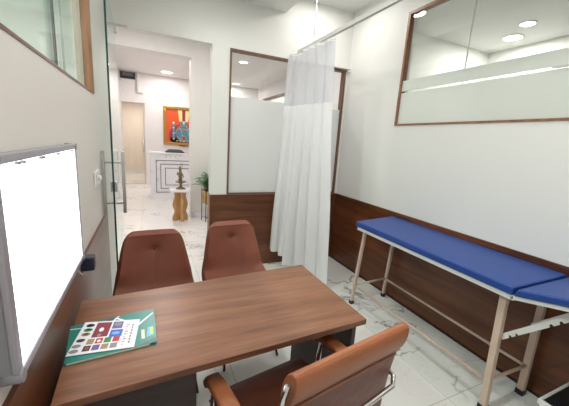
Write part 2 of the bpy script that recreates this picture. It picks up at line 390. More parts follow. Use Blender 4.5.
# lobby side window in the right lobby wall
w = bpy.data.objects.new('window_4', None); COL.objects.link(w); w['kind'] = 'structure'
b = B(); box(b, 3.31, 3.40, 9.2, 9.27, 1.9, 2.79); box(b, 3.31, 3.40, 7.0, 7.07, 1.9, 2.79); box(b, 3.31, 3.40, 7.07, 9.2, 2.73, 2.79); box(b, 3.31, 3.40, 7.07, 9.2, 1.9, 1.95); obj('window_frame', b, 'frame_dark', w)
b = B(); box(b, 3.36, 3.37, 7.07, 9.2, 1.95, 2.73); obj('pane', b, 'frost', w)
b = B(); box(b, 3.43, 4.4, 6.6, 6.7, 1.5, ZL); box(b, 3.43, 4.4, 9.5, 9.6, 1.5, ZL); box(b, 4.4, 4.5, 6.6, 9.6, 1.5, ZL); box(b, 3.43, 4.4, 6.7, 9.5, 1.4, 1.5); box(b, 3.43, 4.4, 6.7, 9.5, ZL, ZL+.1)
struct('wall_office_beyond', b, 'lobbywall')

# ------------------------------------------------------------------ light box on the left wall
def world_thing(name, label, cat, loc, group=None): return thing(name, label, cat, loc, 0, group), loc
T, o0 = world_thing('light_box', 'bright white wall-mounted film viewing light box in a grey frame', 'light box', (XL, 1.12, .93))
fx = -.272; y0, y1, z0, z1 = .748, 1.495, .932, 1.440
b = B(); box(b, XL+.001, fx-.012, y0+.004, y1-.004, z0+.004, z1-.004); obj('housing', b, 'plasticgrey', T, bevel=.006, off=o0)
b = B(); box(b, fx-.012, fx-.004, y0+.02, y1-.012, z0+.02, z1-.018); obj('screen', b, 'viewer', T, off=o0)
for nm, q in (('top', (y0, y1, z1-.022, z1)), ('bottom', (y0, y1, z0, z0+.022)), ('near', (y0, y0+.026, z0+.022, z1-.022)), ('far', (y1-.012, y1, z0+.022, z1-.022))):
    b = B(); box(b, fx-.014, fx, *q); obj('frame_bar', b, 'alu', T, bevel=.004, off=o0)
for yy, zz in ((y0, z0), (y1, z0), (y1, z1), (y0, z1)):
    b = B(); cy = yy + (.014 if yy == y0 else -.008)*1; cz = zz + (.012 if zz == z0 else -.012)
    tube(b, [(fx-.036, cy, cz), (fx+.003, cy, cz)], .016 if yy == y0 else .012, 20); obj('corner_cap', b, 'plasticgrey', T, off=o0)
for yy in (.872, .905, 1.04, 1.058, 1.217, 1.415):
    b = B(); box(b, fx-.004, fx+.003, yy-.007, yy+.007, z1-.029, z1-.0225); obj('film_clip', b, 'plasticgrey', T, off=o0)

T, o0 = world_thing('power_adaptor', 'dark plug-in power adaptor at the lower far corner of the light box', 'power adaptor', (XL+.02, 1.53, .87))
b = B(); box(b, XL+.020, XL+.074, 1.505, 1.555, .866, .932); obj('body', b, 'navy', T, bevel=.006, off=o0)
b = B(); tube(b, [(XL+.035, 1.52, .866), (XL+.034, 1.518, .855), (XL+.026, 1.512, .850), (XL+.021, 1.50, .862), (XL+.021, 1.47, .885), (XL+.022, 1.45, .915), (XL+.024, 1.44, .931)], .0025, 6); obj('cord', b, 'white', T, off=o0)
T, o0 = world_thing('wall_socket', 'white wall socket just above the wainscot behind the dark adaptor', 'socket', (XL, 1.56, .92))
b = B(); box(b, XL+.0005, XL+.019, 1.508, 1.60, .886, .955); obj('plate', b, 'white', T, bevel=.003, off=o0)
b = B(); box(b, XL+.019, XL+.023, 1.575, 1.592, .93, .945); obj('switch', b, 'white', T, bevel=.001, off=o0)
T, o0 = world_thing('light_switch', 'white rotary light switch plate beside the open glass door', 'switch', (XL, 2.24, 1.2))
b = B(); box(b, XL+.0005, XL+.010, 2.14, 2.35, 1.145, 1.245); obj('plate', b, 'white', T, bevel=.003, off=o0)
b = B(); tube(b, [(XL+.010, 2.27, 1.19), (XL+.028, 2.27, 1.19)], .018, 16); obj('knob', b, 'white', T, off=o0)
b = B(); box(b, XL+.010, XL+.016, 2.17, 2.205, 1.165, 1.225); obj('switch', b, 'white', T, bevel=.002, off=o0)

# ------------------------------------------------------------------ desk
DA = Vector((.869, 1.549)); DBk = Vector((-.287, 1.456)); DF = Vector((.873, .922)); DL = Vector((-.262, .868))
T, o0 = world_thing('office_desk', 'brown walnut laminate desk with a side panel and drawer pedestal', 'desk', (.3, 1.2, 0))
b = B(); prism(b, [tuple(DL), tuple(DF), tuple(DA), tuple(DBk)], .725, .75)
o = obj('tabletop', b, 'desk', T, bevel=.002, off=o0)
def dq(u, v): # bilinear on the desk plan: u 0 left..1 right, v 0 front..1 back
    p = DL.lerp(DF, u).lerp(DBk.lerp(DA, u), v); return (p.x, p.y)
def dpan(u0, u1, v0, v1, z0, z1, name, m, bev=.0015):
    b = B(); prism(b, [dq(u0, v0), dq(u1, v0), dq(u1, v1), dq(u0, v1)], z0, z1); return obj(name, b, m, T, bevel=bev, off=o0)
dpan(.955, .976, .05, .94, .001, .724, 'side_panel', 'desk_dark')
dpan(.02, .350, .05, .94, .04, .724, 'pedestal', 'desk_dark')
dpan(.04, .335, .08, .90, .001, .04, 'plinth', 'black')
for z0_, z1_ in ((.52, .715), (.30, .515), (.05, .295)):
    dr = dpan(.024, .345, .022, .049, z0_, z1_, 'drawer', 'desk_dark')
    b = B(); p0 = dq(.13, .0); p1 = dq(.24, .0); zz = (z0_+z1_)/2
    q0, q1 = dq(.13, .02), dq(.24, .02)
    tube(b, [(q0[0], q0[1], zz), (p0[0], p0[1], zz), (p1[0], p1[1], zz), (q1[0], q1[1], zz)], .005, 8); obj('handle', b, 'steel', dr, off=o0)

# ------------------------------------------------------------------ brochures
zt = .7503
fo = [(-.262, 1.024), (.012, 1.045), (.006, 1.283), (-.286, 1.248)]
T, o0 = world_thing('brochure_folder', 'teal green presentation folder with white stripes lying on the desk', 'folder', (-.13, 1.15, zt))
def quadmap(Q):
    def f(u, v):
        a = Vector(Q[0]).lerp(Vector(Q[1]), u); c = Vector(Q[3]).lerp(Vector(Q[2]), u); return a.lerp(c, v)
    return f
def qpatch(bm, f, pts, z, mi=0, h=.0003):
    prism(bm, [tuple(f(u, v)) for u, v in pts], z, z+h, mi)
F = quadmap(fo)
b = B(); prism(b, [tuple(F(u, v)) for u, v in ((0, 0), (1, 0), (1, 1), (0, 1))], zt, zt+.0012); obj('back_cover', b, 'teal', T, off=o0)
b = B(); prism(b, [tuple(F(u, v)) for u, v in ((.02, .01), (.90, .01), (.985, .1), (.985, .98), (.01, .98))], zt+.0014, zt+.0058); obj('pages', b, 'pagewood', T, off=o0)
b = B(); prism(b, [tuple(F(u, v)) for u, v in ((.0, .02), (1, .02), (1, 1), (.0, 1))], zt+.006, zt+.0072); obj('front_cover', b, 'teal', T, off=o0)
b = B(); z_ = zt+.0073
qpatch(b, F, [(.16, .86), (.42, .80), (.52, .99), (.20, .995)], z_, 1)
qpatch(b, F, [(.36, .70), (.54, .992), (.56, .992), (.40, .68)], z_, 0)
qpatch(b, F, [(.52, .96), (.80, .60), (.78, .58), (.50, .94)], z_+.0004, 0)
qpatch(b, F, [(.70, .50), (.975, .88), (.985, .85), (.72, .46)], z_+.0004, 0)
qpatch(b, F, [(.0, .90), (.16, .86), (.16, .84), (.0, .88)], z_+.0004, 0)
qpatch(b, F, [(.88, .20), (.965, .22), (.97, .46), (.90, .46)], z_, 2); qpatch(b, F, [(.925, .24), (.968, .25), (.97, .44), (.93, .44)], z_+.0004, 3)
qpatch(b, F, [(.82, .18), (.86, .18), (.86, .42), (.82, .42)], z_, 4)
qpatch(b, F, [(.78, .03), (.99, .03), (.99, .16)], z_, 1)
for k in range(7): qpatch(b, F, [(.20+.03*k, .89), (.215+.03*k, .89), (.215+.03*k, .96), (.20+.03*k, .96)], z_+.0005, 5)
obj('cover_print', b, ['paper', 'tealdark', 'psky', 'plime', 'cream', 'pgry'], T, off=o0)
fl = [(-.266, 1.063), (-.062, 1.043), (-.047, 1.213), (-.240, 1.255)]
T, o0 = world_thing('flyer', 'white glossy flyer with a grid of small photos on the teal folder', 'flyer', (-.15, 1.15, zt+.009))
FLm = quadmap(fl); zf = zt+.0090
b = B(); prism(b, [tuple(FLm(u, v)) for u, v in ((0, 0), (1, 0), (1, 1), (0, 1))], zf, zf+.0010); obj('sheet', b, 'paper', T, off=o0)
b = B(); zp = zf+.0012
def rect(u0, u1, v0, v1, mi): qpatch(b, FLm, [(u0, v0), (u1, v0), (u1, v1), (u0, v1)], zp, mi)
def oval(u, v, a, c, mi): qpatch(b, FLm, [(u+a*math.cos(t*PI/6), v+c*math.sin(t*PI/6)) for t in range(12)], zp+.0003, mi)
rect(.24, .50, .46, .95, 1); oval(.36, .70, .04, .07, 9); oval(.36, .52, .035, .05, 5)
rect(.53, .71, .70, .95, 7); oval(.62, .85, .07, .06, 5); rect(.53, .74, .42, .66, 2); oval(.63, .54, .07, .05, 8)
for v_, m_ in ((.87, 0), (.72, 3), (.58, 6)): oval(.13, v_, .075, .055, m_); oval(.13, v_+.01, .04, .025, 5 if m_ != 6 else 0)
oval(.10, .40, .07, .05, 0); oval(.08, .24, .07, .05, 5); oval(.08, .10, .07, .05, 5)
cols = [6, 4, 3, 4, 0, 7, 6, 5]
for i in range(4): rect(.21+.135*i, .32+.135*i, .26, .42, cols[i])
for i in range(4): rect(.20+.135*i, .31+.135*i, .07, .22, cols[4+i])
oval(.26, .14, .03, .04, 4); oval(.40, .33, .03, .04, 9)
for i in range(9): rect(.78, .80+.02*(i % 3), .12+.085*i, .15+.085*i, 5 if i % 3 else 4)
for i in range(7): rect(.88, .91, .15+.1*i, .22+.1*i, 5)
obj('photo_print', b, ['pk', 'pmag', 'pblue', 'pgrn', 'pred', 'pgry', 'ptan', 'pviolet', 'psky', 'paper'], T, off=o0)

# ------------------------------------------------------------------ visitor chairs (local: faces -Y, back at +Y)
def visitor_chair(label, loc, rz):
    T = thing('visitor_chair', label, 'chair', loc, rz, 'upholstered visitor chairs behind the desk')
    # one moulded bucket: seat to back profile, width and wrap by height
    key = [(-.26, .425, .205, .0), (-.235, .452, .220, .0), (-.15, .455, .232, .010), (-.02, .436, .242, .024), (.08, .432, .246, .040), (.145, .448, .244, .052), (.188, .490, .237, .058),
            (.218, .56, .226, .056), (.242, .64, .212, .050), (.256, .71, .199, .038), (.265, .77, .188, .026), (.270, .805, .178, .018), (.272, .828, .166, .012), (.271, .842, .148, .007), (.267, .850, .122, .004)]
    prof = []
    def cr(p0, p1, p2, p3, t): return .5*((2*p1)+(-p0+p2)*t+(2*p0-5*p1+4*p2-p3)*t*t+(-p0+3*p1-3*p2+p3)*t**3)
    for i in range(len(key)-1):
        m_ = 4 if i < 9 else 3
        kk = [key[max(0, min(len(key)-1, i+o))] for o in (-1, 0, 1, 2)]
        for j in range(m_): prof.append([cr(*(q[k] for q in kk), j/m_) for k in range(4)])
    prof.append(key[-1])
    n = 28; b = B(); rows = []
    for (y, z, hw, wrap) in prof:
        row = []
        for i in range(n+1):
            t = -1 + 2*i/n
            w_ = abs(t)**2.6*wrap
            k_ = min(1, max(0, (z-.44)/.16)) if y > 0 else 0
            row.append(b.verts.new((hw*t, y - w_*k_, z + w_*(1-k_))))
        rows.append(row)
    for a, c in zip(rows, rows[1:]):
        for i in range(n): b.faces.new((a[i], a[i+1], c[i+1], c[i]))
    for v in b.verts:                                                    # buttoned dimple with a soft crease below it
        if v.co.z > .5:
            d = math.hypot(v.co.x*.8, v.co.z-.735)
            v.co.y += .022*math.exp(-(d/.026)**2) + .010*math.exp(-(d/.07)**2)
            if v.co.z < .735: v.co.y += .005*math.exp(-(v.co.x/.014)**2)*min(1, (.735-v.co.z)/.05)
    bmesh.ops.recalc_face_normals(b, faces=b.faces)
    o = obj('seat_shell', b, 'suede', T, smooth=True)
    s = o.modifiers.new('t', 'SOLIDIFY'); s.thickness = .045; s.offset = 0
    w = o.modifiers.new('b', 'BEVEL'); w.width = .014; w.segments = 3; w.limit_method = 'ANGLE'; w.angle_limit = math.radians(60)
    u = o.modifiers.new('s', 'SUBSURF'); u.levels = 1; u.render_levels = 1
    b = B(); tube(b, [(0, .2555, .735), (0, .268, .735)], .008, 12); obj('button', b, 'leather_dark', T)
    for sx in (-1, 1):
        for sy in (-1, 1):
            b = B(); tube(b, [(sx*.14, sy*.11, .415), (sx*.195, (-.285 if sy < 0 else .20), .0)], [.012, .008], 10); obj('leg', b, 'blackmetal', T)
    b = B(); box(b, -.16, .16, -.13, -.10, .405, .425); box(b, -.16, .16, .10, .13, .405, .425); box(b, -.015, .015, -.10, .10, .405, .425); obj('seat_frame', b, 'blackmetal', T)
    return T
C1 = visitor_chair('terracotta suede bucket chair nearest the open glass door', (.03, 1.835, 0), math.radians(2))
dup(C1, (.600, 1.965, 0), math.radians(3), 'terracotta suede bucket chair in front of the low walnut panel')

# ------------------------------------------------------------------ executive chair (local: faces +Y)
T = thing('executive_chair', 'tan leather office armchair with chrome frame seen from behind at the desk', 'chair', (.475, .885, 0), math.radians(9.5))
HW = .226
def back_center(z):  # local y of the back's mid line at height z
    t = (z-.50)/.45; return -.250 - .060*t + .02*math.sin(PI*t)
def slab(bm, secs, hw, n=12, mi=0, edge=.012):
    """secs = closed list of (y,z) section; lofted across x with rounded ends"""
    cy = sum(s[0] for s in secs)/len(secs); cz = sum(s[1] for s in secs)/len(secs)
    rings = []
    for i in range(n+1):
        t = -1+2*i/n; x = hw*t
        rings.append([bm.verts.new((x, y, z)) for y, z in secs])
    m = len(secs)
    for a, c in zip(rings, rings[1:]):
        for k in range(m):
            f = bm.faces.new((a[k], a[(k+1) % m], c[(k+1) % m], c[k])); f.smooth = True; f.material_index = mi
    bm.faces.new(rings[0][::-1]); bm.faces.new(rings[-1])
def pad_section(z0, z1, th, n=10, bulge=0.):
    f = []; r = []
    for i in range(n+1):
        z = z0+(z1-z0)*i/n; e = math.sin(PI*min(1, max(0, i/n)))**.35
        f.append((back_center(z)+th/2*e+bulge*math.sin(PI*i/n), z)); r.append((back_center(z)-th/2*e-bulge*.6*math.sin(PI*i/n), z))
    return f[:-1] + r[::-1][:-1]
b = B(); slab(b, pad_section(.47, .905, .042), HW-.001); obj('backrest', b, 'leather_dark', T, bevel=.004)
# top roll
def rollsec():
    s = []; cz = .895
    for k in range(16):
        t = 2*PI*k/16; z = cz + .060*math.sin(t); s.append((back_center(z) - .002 + .027*math.cos(t), z))
    return s
b = B(); slab(b, rollsec(), HW); obj('headroll', b, 'leather', T, bevel=.010, seg=3)

b = B(); tube(b, [(-HW+.012, back_center(.835)-.021, .836), (HW-.012, back_center(.835)-.021, .836)], .003, 6); obj('seam', b, 'leather', T)
# seat
def seatsec():
    top = [(-.24, .472), (-.12, .462), (0, .462), (.10, .470), (.17, .474), (.205, .465), (.222, .445)]
    bot = [(.215, .425), (.16, .425), (0, .415), (-.12, .415), (-.24, .43)]
    return top + bot
b = B(); slab(b, seatsec(), HW-.008); obj('seat', b, 'leather_dark', T, bevel=.008, seg=3)
for sx in (-1, 1):
    # chrome side rail of back and seat
    x = sx*(HW+.007)
    pts = [(x, back_center(z)-.004, z) for z in (.925, .88, .80, .72, .64, .56, .50)] + [(x, -.20, .455), (x, -.08, .44), (x, .08, .44), (x, .20, .44)]
    b = B(); tube(b, pts, .01, 12, flat=(.005, .010)); obj('side_rail', b, 'chrome', T)
    # arm
    xa = sx*.262
    b = B(); tube(b, [(xa, .10, .40), (xa, .112, .50), (xa, .10, .592), (xa, .06, .602), (xa, -.12, .610), (xa, -.21, .615), (x, -.235, .60)], .01, 12, flat=(.014, .006)); ar = obj('armrest_support', b, 'chrome', T)
    b = B(); tube(b, [(sx*.232, .10, .44), (xa, .10, .425)], .008, 8); obj('armrest_bracket', b, 'chrome', T)
    b = B(); pp = [(xa, .128, .600), (xa, .115, .622), (xa, .07, .634), (xa, 0, .636), (xa, -.10, .638), (xa, -.19, .642), (xa, -.225, .640)]
    tube(b, pp, .02, 16, flat=(.030, .017)); obj('armrest_pad', b, 'leather', T)
b = B(); yb = back_center(.74)
tube(b, [(-HW-.010, yb-.005, .745), (-HW-.008, yb-.03, .735), (-HW+.02, yb-.05, .722), (0, yb-.058, .718), (HW-.02, yb-.05, .722), (HW+.008, yb-.03, .735), (HW+.006, yb-.005, .745)], .0085, 10); obj('back_bar', b, 'chrome', T)
b = B(); tube(b, [(0, 0, .10), (0, 0, .25)], .025, 16); tube(b, [(0, 0, .25), (0, 0, .39)], .014, 16); obj('gas_column', b, 'chrome', T)
b = B(); box(b, -.10, .10, -.10, .10, .385, .412); obj('seat_plate', b, 'blackmetal', T, bevel=.004)
for k in range(5):
    a = 2*PI*k/5+.3; c, s_ = math.cos(a), math.sin(a)
    b = B(); tube(b, [(.02*c, .02*s_, .10), (.27*c, .27*s_, .068)], [.024, .014], 10); lg = obj('base_arm', b, 'chrome', T)
    b = B(); n_ = Vector((-s_, c, 0))
    for q in (-1, 1):
        p = Vector((.265*c, .265*s_, .0285))+n_*.014*q; tube(b, [p-n_*.008, p+n_*.008], .0275, 16)
    tube(b, [(.265*c, .265*s_, .03), (.265*c, .265*s_, .066)], .006, 8)
    obj('caster', b, 'black', lg)

# ------------------------------------------------------------------ examination bed
T, o0 = world_thing('examination_bed', 'blue padded examination couch on beige steel legs along the right wall', 'examination bed', (1.97, 1.45, 0))
HYb = .785; z0, z1 = .797, .845
def yend(x): return 2.09 + (x-1.70)*.20
b = B(); prism(b, [(1.70, HYb+.003), (2.24, HYb+.003), (2.24, yend(2.24)), (1.70, yend(1.70))], z0, z1); obj('mattress', b, 'blue', T, bevel=.010, off=o0, seg=3)
b = B(); 
for (xa, xb, ya, yb_) in ((1.715, 1.745, HYb, 2.08), (2.20, 2.23, HYb, 2.16)): box(b, xa, xb, ya, yb_, .768, .796)
box(b, 1.745, 2.20, 2.05, 2.08, .768, .796); box(b, 1.745, 2.20, HYb, HYb+.03, .768, .796); box(b, 1.745, 2.20, 1.4, 1.43, .768, .796)
obj('bed_frame', b, 'whitemetal', T, bevel=.002, off=o0)
# raised head section
ang = math.radians(15)
def hs(bm, x0, x1, s0, s1, h0, h1):
    P = []
    for (s, h) in ((s0, h0), (s1, h0), (s1, h1), (s0, h1)):
        P.append((HYb - s*math.cos(ang) - h*math.sin(ang)*-1*-1, .797 + s*math.sin(ang) + h*math.cos(ang)))
    v = [bm.verts.new((x0, y, z)) for y, z in P] + [bm.verts.new((x1, y, z)) for y, z in P]
    for f in ((0,1,2,3),(7,6,5,4),(0,4,5,1),(1,5,6,2),(2,6,7,3),(3,7,4,0)): bm.faces.new([v[i] for i in f])
b = B(); hs(b, 1.70, 2.24, .003, .52, 0, .046); obj('head_mattress', b, 'blue', T, bevel=.010, off=o0, seg=3)
b = B(); hs(b, 1.715, 1.745, -.01, .51, -.026, -.002); hs(b, 2.20, 2.23, -.01, .51, -.026, -.002); hs(b, 1.745, 2.20, .48, .51, -.026, -.002); hs(b, 1.745, 2.20, .2, .23, -.026, -.002)
obj('head_frame', b, 'whitemetal', T, bevel=.002, off=o0)
def leg(xt, yt, xf, yf, r=.019):
    b = B(); prism(b, [(xf-r, yf-r), (xf+r, yf-r), (xf+r, yf+r), (xf-r, yf+r)], .022, .767, top=[(xt-r, yt-r), (xt+r, yt-r), (xt+r, yt+r), (xt-r, yt+r)])
    l = obj('leg', b, 'beigemetal', T, bevel=.005, off=o0)
    b = B(); box(b, xf-r-.004, xf+r+.004, yf-r-.004, yf+r+.004, .0, .035); obj('rubber_foot', b, 'black', l, bevel=.003, off=o0)
leg(1.79, 2.055, 1.775, 2.115, .014); leg(2.195, 2.09, 2.19, 2.13, .014); leg(1.80, .865, 1.805, .848); leg(2.20, .85, 2.17, .835)
zs = .195
b = B(); tube(b, [(1.778, 2.10, zs), (1.803, .848, zs)], .010, 10); obj('stretcher', b, 'beigemetal', T, off=o0)
b = B(); tube(b, [(2.19, 2.12, zs), (2.175, .84, zs)], .010, 10); obj('stretcher', b, 'beigemetal', T, off=o0)
b = B(); tube(b, [(1.778, 2.10, zs+.01), (2.19, 2.12, zs+.01)], .010, 10); obj('stretcher', b, 'beigemetal', T, off=o0)
b = B(); tube(b, [(1.803, .848, zs+.01), (2.175, .84, zs+.01)], .010, 10); obj('stretcher', b, 'beigemetal', T, off=o0)
# ratchet bars
for x in (1.825, 2.145):
    b = B(); p0 = Vector((x, .85, .485)); p1 = Vector((x, .57, .785)); d = (p1-p0).normalized(); nrm = Vector((0, -d.z, d.y))
    if nrm.z > 0: nrm = -nrm
    L_ = (p1-p0).length; out = [(0, -.018)]
    s = 0.03
    top = [(0, 0), (.03, 0)]
    low = []
    for k in range(2): low += [(.04+k*.04, .0), (.046+k*.04, -.012), (.056+k*.04, -.012), (.060+k*.04, 0)]
    for k in range(2): low += [(L_-.14+k*.05, 0), (L_-.134+k*.05, -.012), (L_-.122+k*.05, -.012), (L_-.118+k*.05, 0)]
    poly = [(0, 0)] + low + [(L_, 0), (L_, -.030), (0, -.030)]
    va, vb = [], []
    for s, h in poly:
        p = p0 + d*s + nrm*(.015+h)
        va.append(b.verts.new(p)); vb.append(b.verts.new(p+Vector((.005, 0, 0))))
    b.faces.new(va); b.faces.new(vb[::-1])
    for i in range(len(poly)): b.faces.new((va[i], vb[i], vb[(i+1) % len(poly)], va[(i+1) % len(poly)]))
    obj('ratchet_bar', b, 'whitemetal', T, off=o0)

# step stool in the corner
T, o0 = world_thing('step_stool', 'dark-topped step stool with light metal edge at the foot of the couch', 'step stool', (2.07, .45, 0))
b = B(); box(b, 1.905, 2.235, .28, .632, .222, .232); obj('tread', b, 'black', T, bevel=.003, off=o0)
b = B(); box(b, 1.89, 1.905, .265, .647, .205, .236); box(b, 2.235, 2.25, .265, .647, .205, .236); box(b, 1.905, 2.235, .632, .647, .205, .236); box(b, 1.905, 2.235, .265, .28, .205, .236)
obj('rim', b, 'whitemetal', T, bevel=.003, off=o0)
for x in (1.905, 2.235):
    for y in (.28, .632):
        b = B(); tube(b, [(x, y, .0), (x, y, .205)], .011, 10); obj('leg', b, 'steel', T, off=o0)

# ------------------------------------------------------------------ curtain track, rods, curtains
T, o0 = world_thing('curtain_track', 'white ceiling-hung curtain track running above the privacy curtain', 'curtain track', (1.575, 1.5, 2.5))
b = B(); 
for (xa, xb, za, zb) in ((1.560, 1.590, 2.520, 2.524), (1.560, 1.563, 2.490, 2.520), (1.587, 1.590, 2.490, 2.520), (1.563, 1.570, 2.490, 2.493), (1.580, 1.587, 2.490, 2.493)):
    box(b, xa, xb, -.6, YB-.002, za, zb)
obj('rail', b, 'white', T, off=o0)
b = B(); box(b, 1.570, 1.580, -.6, YB-.004, 2.494, 2.498); obj('slot', b, 'plasticgrey', T, off=o0)
for y in (2.935, 1.0):
    b = B(); tube(b, [(1.575, y, 2.524), (1.575, y, ZHI-.001)], .0045, 8); hr = obj('hanger_rod', b, 'white', T, off=o0)
    b = B(); tube(b, [(1.575, y, ZHI-.02), (1.575, y, ZHI-.001)], .018, 14); obj('rod_flange', b, 'white', hr, off=o0)

def curtain(label, top, bot, ztop, zhem, zhem2, znet, folds, amp, seed, flare):
    """top/bot: polyline end points in plan (far -> near)"""
    T = thing('privacy_curtain', label, 'curtain', ((top[0][0]+top[1][0])/2, (top[0][1]+top[1][1])/2, ztop), 0, None); o0 = T.location.copy()
    rnd = random.Random(seed); ph = [rnd.uniform(0, 6) for _ in range(6)]
    nu, nv = 120, 40
    a0, a1 = Vector(top[0]), Vector(top[1]); c0, c1 = Vector(bot[0]), Vector(bot[1])
    def P(u, v):  # v=0 top
        zb = zhem + (zhem2-zhem)*u; z = ztop + (zb-ztop)*v
        base = a0.lerp(a1, u).lerp(c0.lerp(c1, u), v)
        dirn = (a1-a0).normalized(); nrm = Vector((-dirn.y, dirn.x))
        uu = u + .012*math.sin(3*v+ph[0]) + .02*math.sin(2*PI*u+ph[1])
        A = amp*(.55+.65*v)
        off = A*math.sin(2*PI*folds*uu+ph[2]) + A*.22*math.sin(2*PI*folds*2.1*uu+ph[3]+v) + .008*math.sin(9*v+ph[4]+5*u)*flare
        q = base + nrm*off + dirn*(A*.35*math.sin(4*PI*folds*uu+ph[5]))
        return Vector((q.x, q.y, z))
    vn = (ztop-znet)/(ztop-(zhem+zhem2)/2)
    def sheet(v0, v1, n, name, mat):
        b = B(); rows = [[b.verts.new(P(i/nu, v0+(v1-v0)*j/n)) for i in range(nu+1)] for j in range(n+1)]
        for r0, r1 in zip(rows, rows[1:]):
            for i in range(nu): b.faces.new((r0[i], r0[i+1], r1[i+1], r1[i]))
        return obj(name, b, mat, T, off=o0, smooth=True)
    sheet(0.008, vn, 14, 'net_top', 'netting'); sheet(vn, 1, nv, 'cloth_panel', 'curtain')
    sheet(0, .008, 2, 'heading_tape', 'curtain')
    for i in range(int(folds)+2):
        u = i/(int(folds)+1); p = P(u, 0)
        b = B(); tube(b, [(p.x, p.y, ztop-.008), (p.x*.4+1.575*.6, p.y, ztop+.02), (1.575, p.y, 2.490)], .0028, 6); obj('hook', b, 'white', T, off=o0)
    return T
curtain('short far end of the white netted curtain, against the back wall', ((1.42, 3.205), (1.50, 3.02)), ((1.31, 3.19), (1.42, 3.0)), 2.435, .215, .190, 1.90, 1.6, .024, 3, 1)
curtain('wide near fold of the white netted curtain, hanging almost to the floor', ((1.495, 2.98), (1.545, 2.52)), ((1.43, 2.96), (1.635, 2.40)), 2.455, .095, .075, 1.90, 3.3, .034, 11, 1)

# ------------------------------------------------------------------ downlights
def downlight(name, label, x, y, z, power, r=.075, color=(1, .97, .92), grp=None, lm='lamp', spot=None):
    T = thing(name, label, 'ceiling light', (x, y, z), 0, grp)
    b = B(); lathe(b, [(r+.018, -.001), (r+.016, -.010), (r, -.012), (r, -.001)], (0, 0, 0), 28); obj('rim', b, 'white', T)
    b = B(); lathe(b, [(r, -.0125), (r, -.0145)], (0, 0, 0), 28); obj('diffuser', b, lm, T)
    ld = bpy.data.lights.new('light', 'AREA'); ld.shape = 'DISK'; ld.size = 2*r; ld.energy = power; ld.color = color
    lo = bpy.data.objects.new('lamp', ld); COL.objects.link(lo); lo.parent = T; lo.location = (0, 0, -.018)
    return T
K = 1.0
downlight('downlight', 'round downlight over the privacy curtain', 1.76, 2.84, ZHI, 5*K, r=.10, grp=None)
downlight('downlight', 'round downlight over the glass doorway', .655, 2.38, ZLO, 7*K)
downlight('downlight', 'round downlight over the couch head', 1.80, .3, ZHI, 8.5*K)
downlight('downlight', 'unseen round fill light added straight above the desk', .85, 1.0, ZLO, 9*K, r=.10)  # extra lamp out of view, added to lift the room's brightness
downlight('downlight', 'round downlight near the front wall behind the office armchair', .45, -.3, ZLO, 12*K)
downlight('downlight', 'brighter round downlight seen through the right window', 4.396, 2.691, ZHI, 15*K, r=.10)
downlight('downlight', 'smaller round downlight seen through the right window', 4.073, 2.356, ZHI, 12*K, r=.07)
downlight('downlight', 'round downlight in the room beyond the left window', -1.3, 1.0, ZLO, 65*K)
downlight('downlight', 'round lamp on the lobby ceiling before the painting', .50, 9.1, ZL, 18*K, r=.14, color=(1, .94, .90), lm='lobbylamp')
downlight('downlight', 'lobby ceiling lamp behind the column, seen through the partition', 2.45, 9.3, ZL, 14*K, r=.10, color=(1, .94, .88), lm='lobbylamp')
downlight('downlight', 'lobby ceiling lamp just beyond the glass doorway', .1, 4.4, ZL, 22*K, r=.12, color=(1, .95, .92))
downlight('downlight', 'lobby ceiling lamp between the beam and the counter', .2, 7.0, ZL, 15*K, r=.12, color=(1, .95, .92))
downlight('downlight', 'lobby ceiling lamp behind the partition glass', 2.3, 5.0, ZL, 13*K, r=.12, color=(1, .95, .9))
downlight('downlight', 'lamp on the corridor ceiling behind the far glass door', -.35, 11.4, 2.6, 22*K, r=.12, color=(1, .90, .80))
downlight('downlight', 'lamp in the office beyond the lobby side window', 3.9, 8.0, ZL, 25*K, r=.12, color=(1, .97, .92))

# hanging rod in the right room
T, o0 = world_thing('curtain_rod_hanger', 'thin white rod hanging from the ceiling of the room beyond the right window', 'hanger rod', (3.0, 2.28, ZHI))
b = B(); tube(b, [(3.02, 2.27, 2.0), (3.02, 2.27, ZHI-.001)], .006, 8); obj('rod', b, 'white', T, off=o0)
b = B(); tube(b, [(3.02, 2.27, ZHI-.02), (3.02, 2.27, ZHI-.001)], .02, 14); obj('flange', b, 'white', T, off=o0)

# ------------------------------------------------------------------ lobby furnishings
T, o0 = world_thing('reception_counter', 'white marble reception counter with nested dark rectangle inlays', 'reception counter', (1.1, 7.7, 0))
b = B(); box(b, .035, 2.3, 7.45, 8.05, 0, 1.06); obj('body', b, 'marble', T, bevel=.004, off=o0)
b = B(); box(b, .02, 2.315, 7.43, 8.07, 1.06, 1.09); obj('countertop', b, 'marble', T, bevel=.004, off=o0)
def ring(x0, x1, z0, z1, t=.016):
    b = B(); y0, y1 = 7.444, 7.4495
    box(b, x0, x1, y0, y1, z1-t, z1); box(b, x0, x1, y0, y1, z0, z0+t); box(b, x0, x0+t, y0, y1, z0+t, z1-t); box(b, x1-t, x1, y0, y1, z0+t, z1-t)
    obj('inlay', b, 'inlay', T, off=o0)
ring(.15, 2.17, .16, .92); ring(.245, 2.075, .25, .835); ring(.345, 1.975, .33, .745)
T, o0 = world_thing('office_machine', 'low dark machine on top of the marble reception counter', 'office machine', (.55, 7.8, 1.09))
b = B(); prism(b, [(.36, 7.62), (.80, 7.62), (.77, 7.90), (.39, 7.90)], 1.09, 1.12); prism(b, [(.38, 7.64), (.78, 7.64), (.75, 7.88), (.41, 7.88)], 1.12, 1.155, top=[(.42, 7.68), (.74, 7.68), (.72, 7.86), (.44, 7.86)])
obj('body', b, 'machine', T, bevel=.008, off=o0)
b = B(); box(b, .46, .70, 7.70, 7.84, 1.155, 1.162); obj('lid', b, 'machine', T, bevel=.003, off=o0)

